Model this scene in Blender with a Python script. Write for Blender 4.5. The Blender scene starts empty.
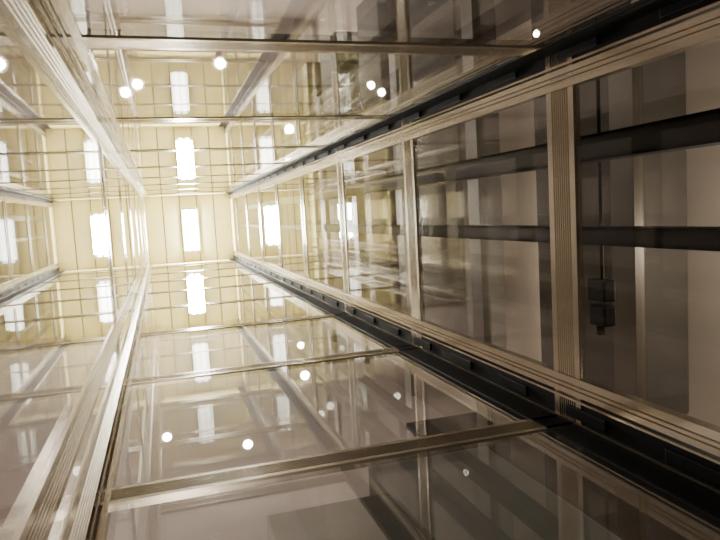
import bpy, bmesh, math, random
from mathutils import Vector, Matrix
random.seed(3)
ZC=1.5            # camera height above pit floor
H=13.0            # shaft ceiling above camera
XL,XR,YT,YB=-0.25,1.35,-0.51,0.79
LV=[0.54+1.43*k for k in range(0,9)]   # transom levels (above camera)
S=bpy.context.scene

# ---------- materials
def newmat(name):
    m=bpy.data.materials.new(name); m.use_nodes=True
    nt=m.node_tree; nt.nodes.clear()
    out=nt.nodes.new('ShaderNodeOutputMaterial'); return m,nt,out
def pbr(name,col,rough=.5,metal=0,var=.08,scale=6,bump=0,stretch=(1,1,1),spec=.5):
    m,nt,out=newmat(name); b=nt.nodes.new('ShaderNodeBsdfPrincipled')
    tc=nt.nodes.new('ShaderNodeTexCoord'); mp=nt.nodes.new('ShaderNodeMapping'); mp.inputs['Scale'].default_value=stretch
    n=nt.nodes.new('ShaderNodeTexNoise'); n.inputs['Scale'].default_value=scale; n.inputs['Detail'].default_value=5
    r=nt.nodes.new('ShaderNodeValToRGB')
    r.color_ramp.elements[0].position=.3; r.color_ramp.elements[1].position=.7
    r.color_ramp.elements[0].color=[c*(1-var) for c in col]+[1]; r.color_ramp.elements[1].color=[min(1,c*(1+var)) for c in col]+[1]
    L=nt.links.new
    L(tc.outputs['Object'],mp.inputs[0]); L(mp.outputs[0],n.inputs['Vector']); L(n.outputs['Fac'],r.inputs[0]); L(r.outputs[0],b.inputs['Base Color'])
    b.inputs['Roughness'].default_value=rough; b.inputs['Metallic'].default_value=metal; b.inputs['Specular IOR Level'].default_value=spec
    if bump:
        bp=nt.nodes.new('ShaderNodeBump'); bp.inputs['Strength'].default_value=bump; bp.inputs['Distance'].default_value=.01
        L(n.outputs['Fac'],bp.inputs['Height']); L(bp.outputs[0],b.inputs['Normal'])
    L(b.outputs[0],out.inputs[0]); return m
def emit(name,col,st):
    m,nt,out=newmat(name); e=nt.nodes.new('ShaderNodeEmission'); e.inputs[0].default_value=(*col,1); e.inputs[1].default_value=st
    nt.links.new(e.outputs[0],out.inputs[0]); return m
def glass(name,tint,r0,haze,hazecol,ex=3.0):
    m,nt,out=newmat(name); L=nt.links.new; N=nt.nodes.new
    lw=N('ShaderNodeLayerWeight'); lw.inputs['Blend'].default_value=.5
    p=N('ShaderNodeMath'); p.operation='POWER'; p.inputs[1].default_value=ex; L(lw.outputs['Facing'],p.inputs[0])
    mu=N('ShaderNodeMath'); mu.operation='MULTIPLY_ADD'; mu.inputs[1].default_value=.97-r0; mu.inputs[2].default_value=r0; L(p.outputs[0],mu.inputs[0])
    t=N('ShaderNodeBsdfTransparent'); t.inputs[0].default_value=(*tint,1)
    g=N('ShaderNodeBsdfGlossy'); g.inputs['Roughness'].default_value=.002; g.inputs['Color'].default_value=(.97,.97,.94,1)
    d=N('ShaderNodeBsdfDiffuse'); d.inputs[0].default_value=(*hazecol,1)
    tc=N('ShaderNodeTexCoord'); n=N('ShaderNodeTexNoise'); n.inputs['Scale'].default_value=2.3; n.inputs['Detail'].default_value=7; L(tc.outputs['Object'],n.inputs['Vector'])
    h=N('ShaderNodeMath'); h.operation='MULTIPLY'; h.inputs[1].default_value=haze*2; L(n.outputs['Fac'],h.inputs[0])
    m1=N('ShaderNodeMixShader'); L(h.outputs[0],m1.inputs[0]); L(t.outputs[0],m1.inputs[1]); L(d.outputs[0],m1.inputs[2])
    m2=N('ShaderNodeMixShader'); L(mu.outputs[0],m2.inputs[0]); L(m1.outputs[0],m2.inputs[1]); L(g.outputs[0],m2.inputs[2])
    L(m2.outputs[0],out.inputs[0]); return m
M_ch=pbr('champagne_aluminium',(.53,.465,.36),.24,.88,.05,20,stretch=(1,1,.1))
M_dk=pbr('dark_steel',(.003,.003,.003),.6,.0,spec=.15)
M_gl=glass('shaft_glass',(.93,.925,.91),.07,.004,(.5,.48,.46),2.8)
M_glr=glass('landing_side_glass',(.94,.93,.91),.03,.002,(.5,.48,.46),4.2)
M_gl2=glass('rear_glass',(.84,.81,.76),.035,.003,(.4,.38,.34),4.5)
M_cream=pbr('cream_panel',(.78,.70,.36),.5,0,.03)
M_creamd=pbr('panel_joint',(.24,.20,.09),.6)
M_wall=pbr('plaster_wall',(.47,.40,.37),.7,0,.06,1.5,bump=.1)
M_white=pbr('offwhite_wall',(.70,.62,.52),.7,0,.05,1.2)
M_grey=pbr('grey_beam',(.060,.054,.045),.5,spec=.3)
M_grey2=pbr('grey_green_cladding',(.17,.18,.155),.5)
M_brown=pbr('darkening_panel_brown',(.012,.010,.008),.5,spec=.2)  # near-black tone for the darkening panels added on the rear wall
M_brail=pbr('brown_rail',(.11,.09,.065),.4,.3)
M_floor=pbr('concrete',(.10,.09,.08),.8,0,.15,4,bump=.2)
M_white_l=pbr('lamp_housing',(.75,.74,.70),.4)
M_tube=emit('tube_glow',(1,.99,.93),170)
M_spot=emit('downlight_glow',(1,.94,.84),320)

# ---------- helpers
def obj(name,bm,mat,parent=None,bev=0):
    bmesh.ops.recalc_face_normals(bm,faces=bm.faces)
    me=bpy.data.meshes.new(name); bm.to_mesh(me); bm.free()
    o=bpy.data.objects.new(name,me); S.collection.objects.link(o)
    for mm in (mat if isinstance(mat,list) else [mat]): me.materials.append(mm)
    if parent: o.parent=parent
    if bev:
        b=o.modifiers.new('bevel','BEVEL'); b.width=bev; b.segments=2; b.limit_method='ANGLE'
    return o
def empty(name):
    e=bpy.data.objects.new(name,None); S.collection.objects.link(e); return e
def box(bm,x0,x1,y0,y1,z0,z1,mi=0):
    z0+=ZC; z1+=ZC
    v=[bm.verts.new((x,y,z)) for x in (x0,x1) for y in (y0,y1) for z in (z0,z1)]
    for f in ((0,1,3,2),(4,6,7,5),(0,4,5,1),(2,3,7,6),(0,2,6,4),(1,5,7,3)):
        bm.faces.new([v[i] for i in f]).material_index=mi
def bx(name,a,mat,parent=None,bev=0):
    bm=bmesh.new(); box(bm,*a); return obj(name,bm,mat,parent,bev)
def strip(bm,o,eL,L,eU,W,eN,T,n=6,g=.006,marg=.18):
    """ribbed extrusion: origin o (above-camera z), length dir eL, width dir eU, normal eN"""
    o=Vector(o)+Vector((0,0,ZC)); eL=Vector(eL);eU=Vector(eU);eN=Vector(eN)
    pts=[(0,0),(0,T)]
    if n:
        a=W*marg; pitch=(W-2*a)/n
        for i in range(n):
            u=a+i*pitch
            pts+=[(u+pitch*.15,T),(u+pitch*.3,T-g),(u+pitch*.7,T-g),(u+pitch*.85,T)]
    pts+=[(W,T),(W,0)]
    A=[bm.verts.new(o+eU*u+eN*w) for u,w in pts]; B=[bm.verts.new(o+eU*u+eN*w+eL*L) for u,w in pts]
    k=len(pts)
    for i in range(k): bm.faces.new((A[i],A[(i+1)%k],B[(i+1)%k],B[i]))
    bm.faces.new(A); bm.faces.new(B[::-1])
def cyl(bm,c,r,h,ax='Z',seg=24,mi=0,r2=None):
    rot={'Z':Matrix.Identity(4),'Y':Matrix.Rotation(math.pi/2,4,'X'),'X':Matrix.Rotation(math.pi/2,4,'Y')}[ax]
    res=bmesh.ops.create_cone(bm,cap_ends=True,segments=seg,radius1=r,radius2=r if r2 is None else r2,depth=h,
        matrix=Matrix.Translation((c[0],c[1],c[2]+ZC))@rot)
    for v in res['verts']:
        for f in v.link_faces: f.material_index=mi

# ---------- shaft
sh=empty('glass_elevator_shaft')
BW=.115
Z0=-ZC
X,Y,Z=(1,0,0),(0,1,0),(0,0,1); nX,nY=(-1,0,0),(0,-1,0)
# transoms, almost flush with the glass
bm=bmesh.new()
for i,z in enumerate(LV):
    strip(bm,(XL,YT-.02,z-BW/2),X,XR-XL,Z,BW,Y,.024,g=.003)
    strip(bm,(XL,YB+.02,z-BW/2),X,XR-XL,Z,BW,nY,.025,g=.003)
    if i!=1:
        strip(bm,(XL-.02,YT,z-.12),Y,YB-YT,Z,.24,X,.0215,n=8,g=.001)
    strip(bm,(XR+.02,YT,z-.02-.07),Y,YB-YT,Z,.155,nX,.026,n=8,g=.005)
obj('transom_rails',bm,M_ch,sh)
# vertical posts
LEN=H+ZC
bm=bmesh.new()
strip(bm,(XL-.03,YT-.03,Z0),Z,LEN,Y,.15,X,.036,n=5)
strip(bm,(XL-.03,YT-.03,Z0),Z,LEN,X,.12,Y,.036,n=4)
strip(bm,(XL-.03,.47,Z0),Z,LEN,Y,.10,X,.036,n=5)
strip(bm,(XL-.03,.64,Z0),Z,LEN,Y,.18,X,.036,n=6)
strip(bm,(XL-.03,YB+.03,Z0),Z,LEN,X,.08,nY,.036,n=3)
# champagne stiles of right wall
strip(bm,(XR+.025,.62,Z0),Z,LEN,Y,.065,nX,.036,n=2,marg=.25)
strip(bm,(XR+.025,-.445,Z0),Z,LEN,Y,.065,nX,.036,n=2,marg=.25)
obj('corner_posts',bm,M_ch,sh)
bm=bmesh.new()
for y0,y1 in ((.70,.83),(YT-.04,-.465)):
    box(bm,XR-.005,XR+.05,y0,y1,Z0,H)
box(bm,XR-.12,XR+.03,YB-.005,YB+.04,Z0,H)
box(bm,XR-.10,XR+.03,YT-.04,YT+.005,Z0,H)
z=.3
while z<H-.3:
    box(bm,XR-.014,XR-.003,.725,.765,z,z+.22)
    box(bm,XR-.014,XR-.003,-.505,-.475,z,z+.22)
    z+=.48
obj('guide_channels',bm,M_dk,sh,.004)
bm=bmesh.new()
for y in (.695,.775,-.46):
    strip(bm,(XR-.008,y,Z0),Z,LEN,Y,.008,nX,.008,n=0)
obj('edge_beads',bm,M_ch,sh)
# glass walls
def quad(bm,pts):
    bm.faces.new([bm.verts.new((p[0],p[1],p[2]+ZC)) for p in pts])
for nm,f in (('glass_front',lambda a,b:[(XL,YT,a),(XR,YT,a),(XR,YT,b),(XL,YT,b)]),
             ('glass_rear',lambda a,b:[(XL,YB,a),(XR,YB,a),(XR,YB,b),(XL,YB,b)]),
             ('glass_side',lambda a,b:[(XL,YT,a),(XL,YB,a),(XL,YB,b),(XL,YT,b)]),
             ('glass_landing_side',lambda a,b:[(XR,-.4,a),(XR,.62,a),(XR,.62,b),(XR,-.4,b)])):
    bm=bmesh.new(); lv=[Z0]+LV+[H]
    for a,b in zip(lv[:-1],lv[1:]): quad(bm,f(a,b))
    obj(nm,bm,M_glr if nm=='glass_landing_side' else M_gl,sh)
# shaft cap: cream boards with joints
bm=bmesh.new()
box(bm,XL-.05,XR+.05,YT-.05,YB+.05,H+.03,H+.1,1)
n=5; w=(XR-XL)/n
for i in range(n): box(bm,XL+i*w+.010,XL+(i+1)*w-.010,YT,YB,H,H+.04,0)
obj('shaft_cap_panels',bm,[M_cream,M_creamd],sh)
bm=bmesh.new()
for a in ((XL,XR,YT-.03,YT+.004,H-.45,H),(XL,XR,YB-.004,YB+.03,H-.45,H),(XL-.03,XL+.004,YT,YB,H-.45,H),(XR-.004,XR+.03,YT,YB,H-.45,H)):
    box(bm,*a)
obj('head_lining',bm,M_cream,sh)

# fluorescent fitting
fl=empty('fluorescent_ceiling_light')
bx('housing',(.40,.72,-.26,.60,H-.05,H),M_white_l,fl,.01)
bm=bmesh.new()
for x in (.50,.62): cyl(bm,(x,.17,H-.085),.035,.78,'Y')
obj('tubes',bm,M_tube,fl)
bm=bmesh.new()
for y in (-.24,.58): box(bm,.44,.68,y-.02,y+.02,H-.12,H-.04)
obj('end_caps',bm,M_white_l,fl,.005)

# ---------- building shell
BX0,BX1,BY0,BY1=-3.4,3.3,-3.9,2.0
bx('floor',(BX0,BX1,BY0,BY1,Z0-.15,Z0),M_floor)
bm=bmesh.new()   # ceiling around shaft head
c=.06
for a in ((BX0,XL-c,BY0,BY1),(XR+c,BX1,BY0,BY1),(XL-c,XR+c,BY0,YT-c),(XL-c,XR+c,YB+c,BY1)): box(bm,*a,H,H+.15)
obj('ceiling',bm,M_wall)
bx('wall_left',(BX0-.15,BX0,BY0,BY1,Z0,H),M_wall)
bx('wall_right',(BX1,BX1+.15,BY0,BY1,Z0,H),M_white)
bx('wall_front',(BX0,BX1,BY0-.15,BY0,Z0,H),M_wall)
bx('wall_rear',(BX0,BX1,BY1,BY1+.15,Z0,H),M_wall)
bm=bmesh.new()  # dark panels added to darken the lower right of the rear wall
box(bm,2.0,3.28,BY1-.06,BY1-.005,3.25,5.4)
box(bm,1.37,3.28,BY1-.06,BY1-.005,Z0,3.25)
obj('rear_darkening_panels',bm,M_brown)

# downlights in building ceiling
for x,y,r in ((1.35,-3.0,.10),(-.42,-2.45,.09),(-.2,-2.6,.09),(-2.5,-2.94,.12),(2.62,-1.73,.10),(-.75,-1.25,.06),(2.57,-1.09,.07),(3.05,-2.5,.09)):
    e=empty('recessed_downlight')
    bm=bmesh.new(); cyl(bm,(x,y,H-.02),r+.05,.04,mi=0,r2=r+.04); cyl(bm,(x,y,H-.045),r*.9,.012,mi=1)
    o=obj('fitting',bm,[M_white_l,M_spot],e)
# landing structure behind right wall
lf=empty('landing_frame')
bm=bmesh.new()
for z in (1.15,2.55,4.05,5.5,6.9,8.3,9.7,11.1):
    strip(bm,(2.12,-1.5,z-.09),Y,3.2,Z,.16,nX,.05,n=0)
obj('landing_rails',bm,M_brail,lf)
bm=bmesh.new()
quad(bm,[(2.1,-1.5,Z0),(2.1,1.7,Z0),(2.1,1.7,H),(2.1,-1.5,H)])
obj('landing_glass',bm,M_gl2,lf)
for y,t in ((-.185,.046),(.135,.032)):
    bm=bmesh.new()
    box(bm,1.50,1.60,y-t,y-t+.012,Z0,H); box(bm,1.50,1.60,y+t-.012,y+t,Z0,H); box(bm,1.50,1.512,y-t,y+t,Z0,H)
    obj('steel_column',bm,M_dk)
bm=bmesh.new()
for a,b in ((.2,1.9),(3.0,3.95),(5.1,6.1),(7.0,7.8),(8.8,9.7),(10.6,11.6)):
    box(bm,2.5,2.9,-2.5,1.3,a,b)
obj('landing_slabs',bm,M_grey,None,.02)
# cable with junction box
cb=empty('junction_box')
bx('box_body',(1.68,1.74,.33,.42,2.18,2.29),M_dk,cb,.008)
bx('box_body_lower',(1.68,1.74,.435,.52,2.18,2.28),M_dk,cb,.008)
bm=bmesh.new(); cyl(bm,(1.72,-.05,2.24),.008,.9,'Y'); cyl(bm,(1.71,.53,2.24),.02,.06,'Y'); obj('cable',bm,M_dk,cb)
# rear beams behind the glass
bx('landing_beam',(.79,1.35,1.1,1.93,1.55,2.65),M_grey2,None,.01)
bx('landing_beam',(.29,.77,1.1,1.93,1.7,2.33),M_grey2,None,.01)

# ---------- lights
def area(name,loc,rot,sx,sy,pw,col):
    l=bpy.data.lights.new(name,'AREA'); l.shape='RECTANGLE'; l.size=sx; l.size_y=sy; l.energy=pw; l.color=col
    o=bpy.data.objects.new(name,l); o.location=(loc[0],loc[1],loc[2]+ZC); o.rotation_euler=rot; S.collection.objects.link(o); return o
def point(name,loc,pw,col=(1,.92,.83),r=.05):
    l=bpy.data.lights.new(name,'POINT'); l.energy=pw; l.color=col; l.shadow_soft_size=r
    o=bpy.data.objects.new(name,l); o.location=(loc[0],loc[1],loc[2]+ZC); S.collection.objects.link(o)
area('shaft_light',(.56,.16,H-.14),(0,0,0),.3,.7,330,(1,.98,.90))
for z,p in ((2,18),(5.5,36),(9,50)): point('hall_fill',(-1.6,-2.6,z),p)  # fill lights without fittings, added to brighten the hall and front wall
point('landing_fill',(2.72,.6,4.08),55)  # added fills, hidden above the slabs, that brighten the right wall
point('landing_fill',(2.72,.4,7.95),25)
point('landing_fill',(2.72,.3,2.05),45)
point('rear_wall_fill',(-1.5,1.4,3.6),35)  # added fills outside the view, lifting the wall behind the rear glass
point('rear_wall_fill',(.0,1.35,.1),45)
W=bpy.data.worlds.new('world'); S.world=W; W.use_nodes=True
W.node_tree.nodes['Background'].inputs[0].default_value=(.5,.48,.45,1); W.node_tree.nodes['Background'].inputs[1].default_value=.05

# ---------- camera
cam=bpy.data.cameras.new('camera'); co=bpy.data.objects.new('camera',cam); S.collection.objects.link(co)
zc=Vector((-200,47,-646)).normalized(); xc=Vector((2130,176,-646)); xc=(xc-zc*xc.dot(zc)).normalized(); yc=zc.cross(xc)
R=Matrix((xc,yc,zc))
co.matrix_world=Matrix.Translation((0,0,ZC))@R.to_4x4()
cam.sensor_width=36; cam.lens=646/720*36; cam.clip_start=.02
S.camera=co
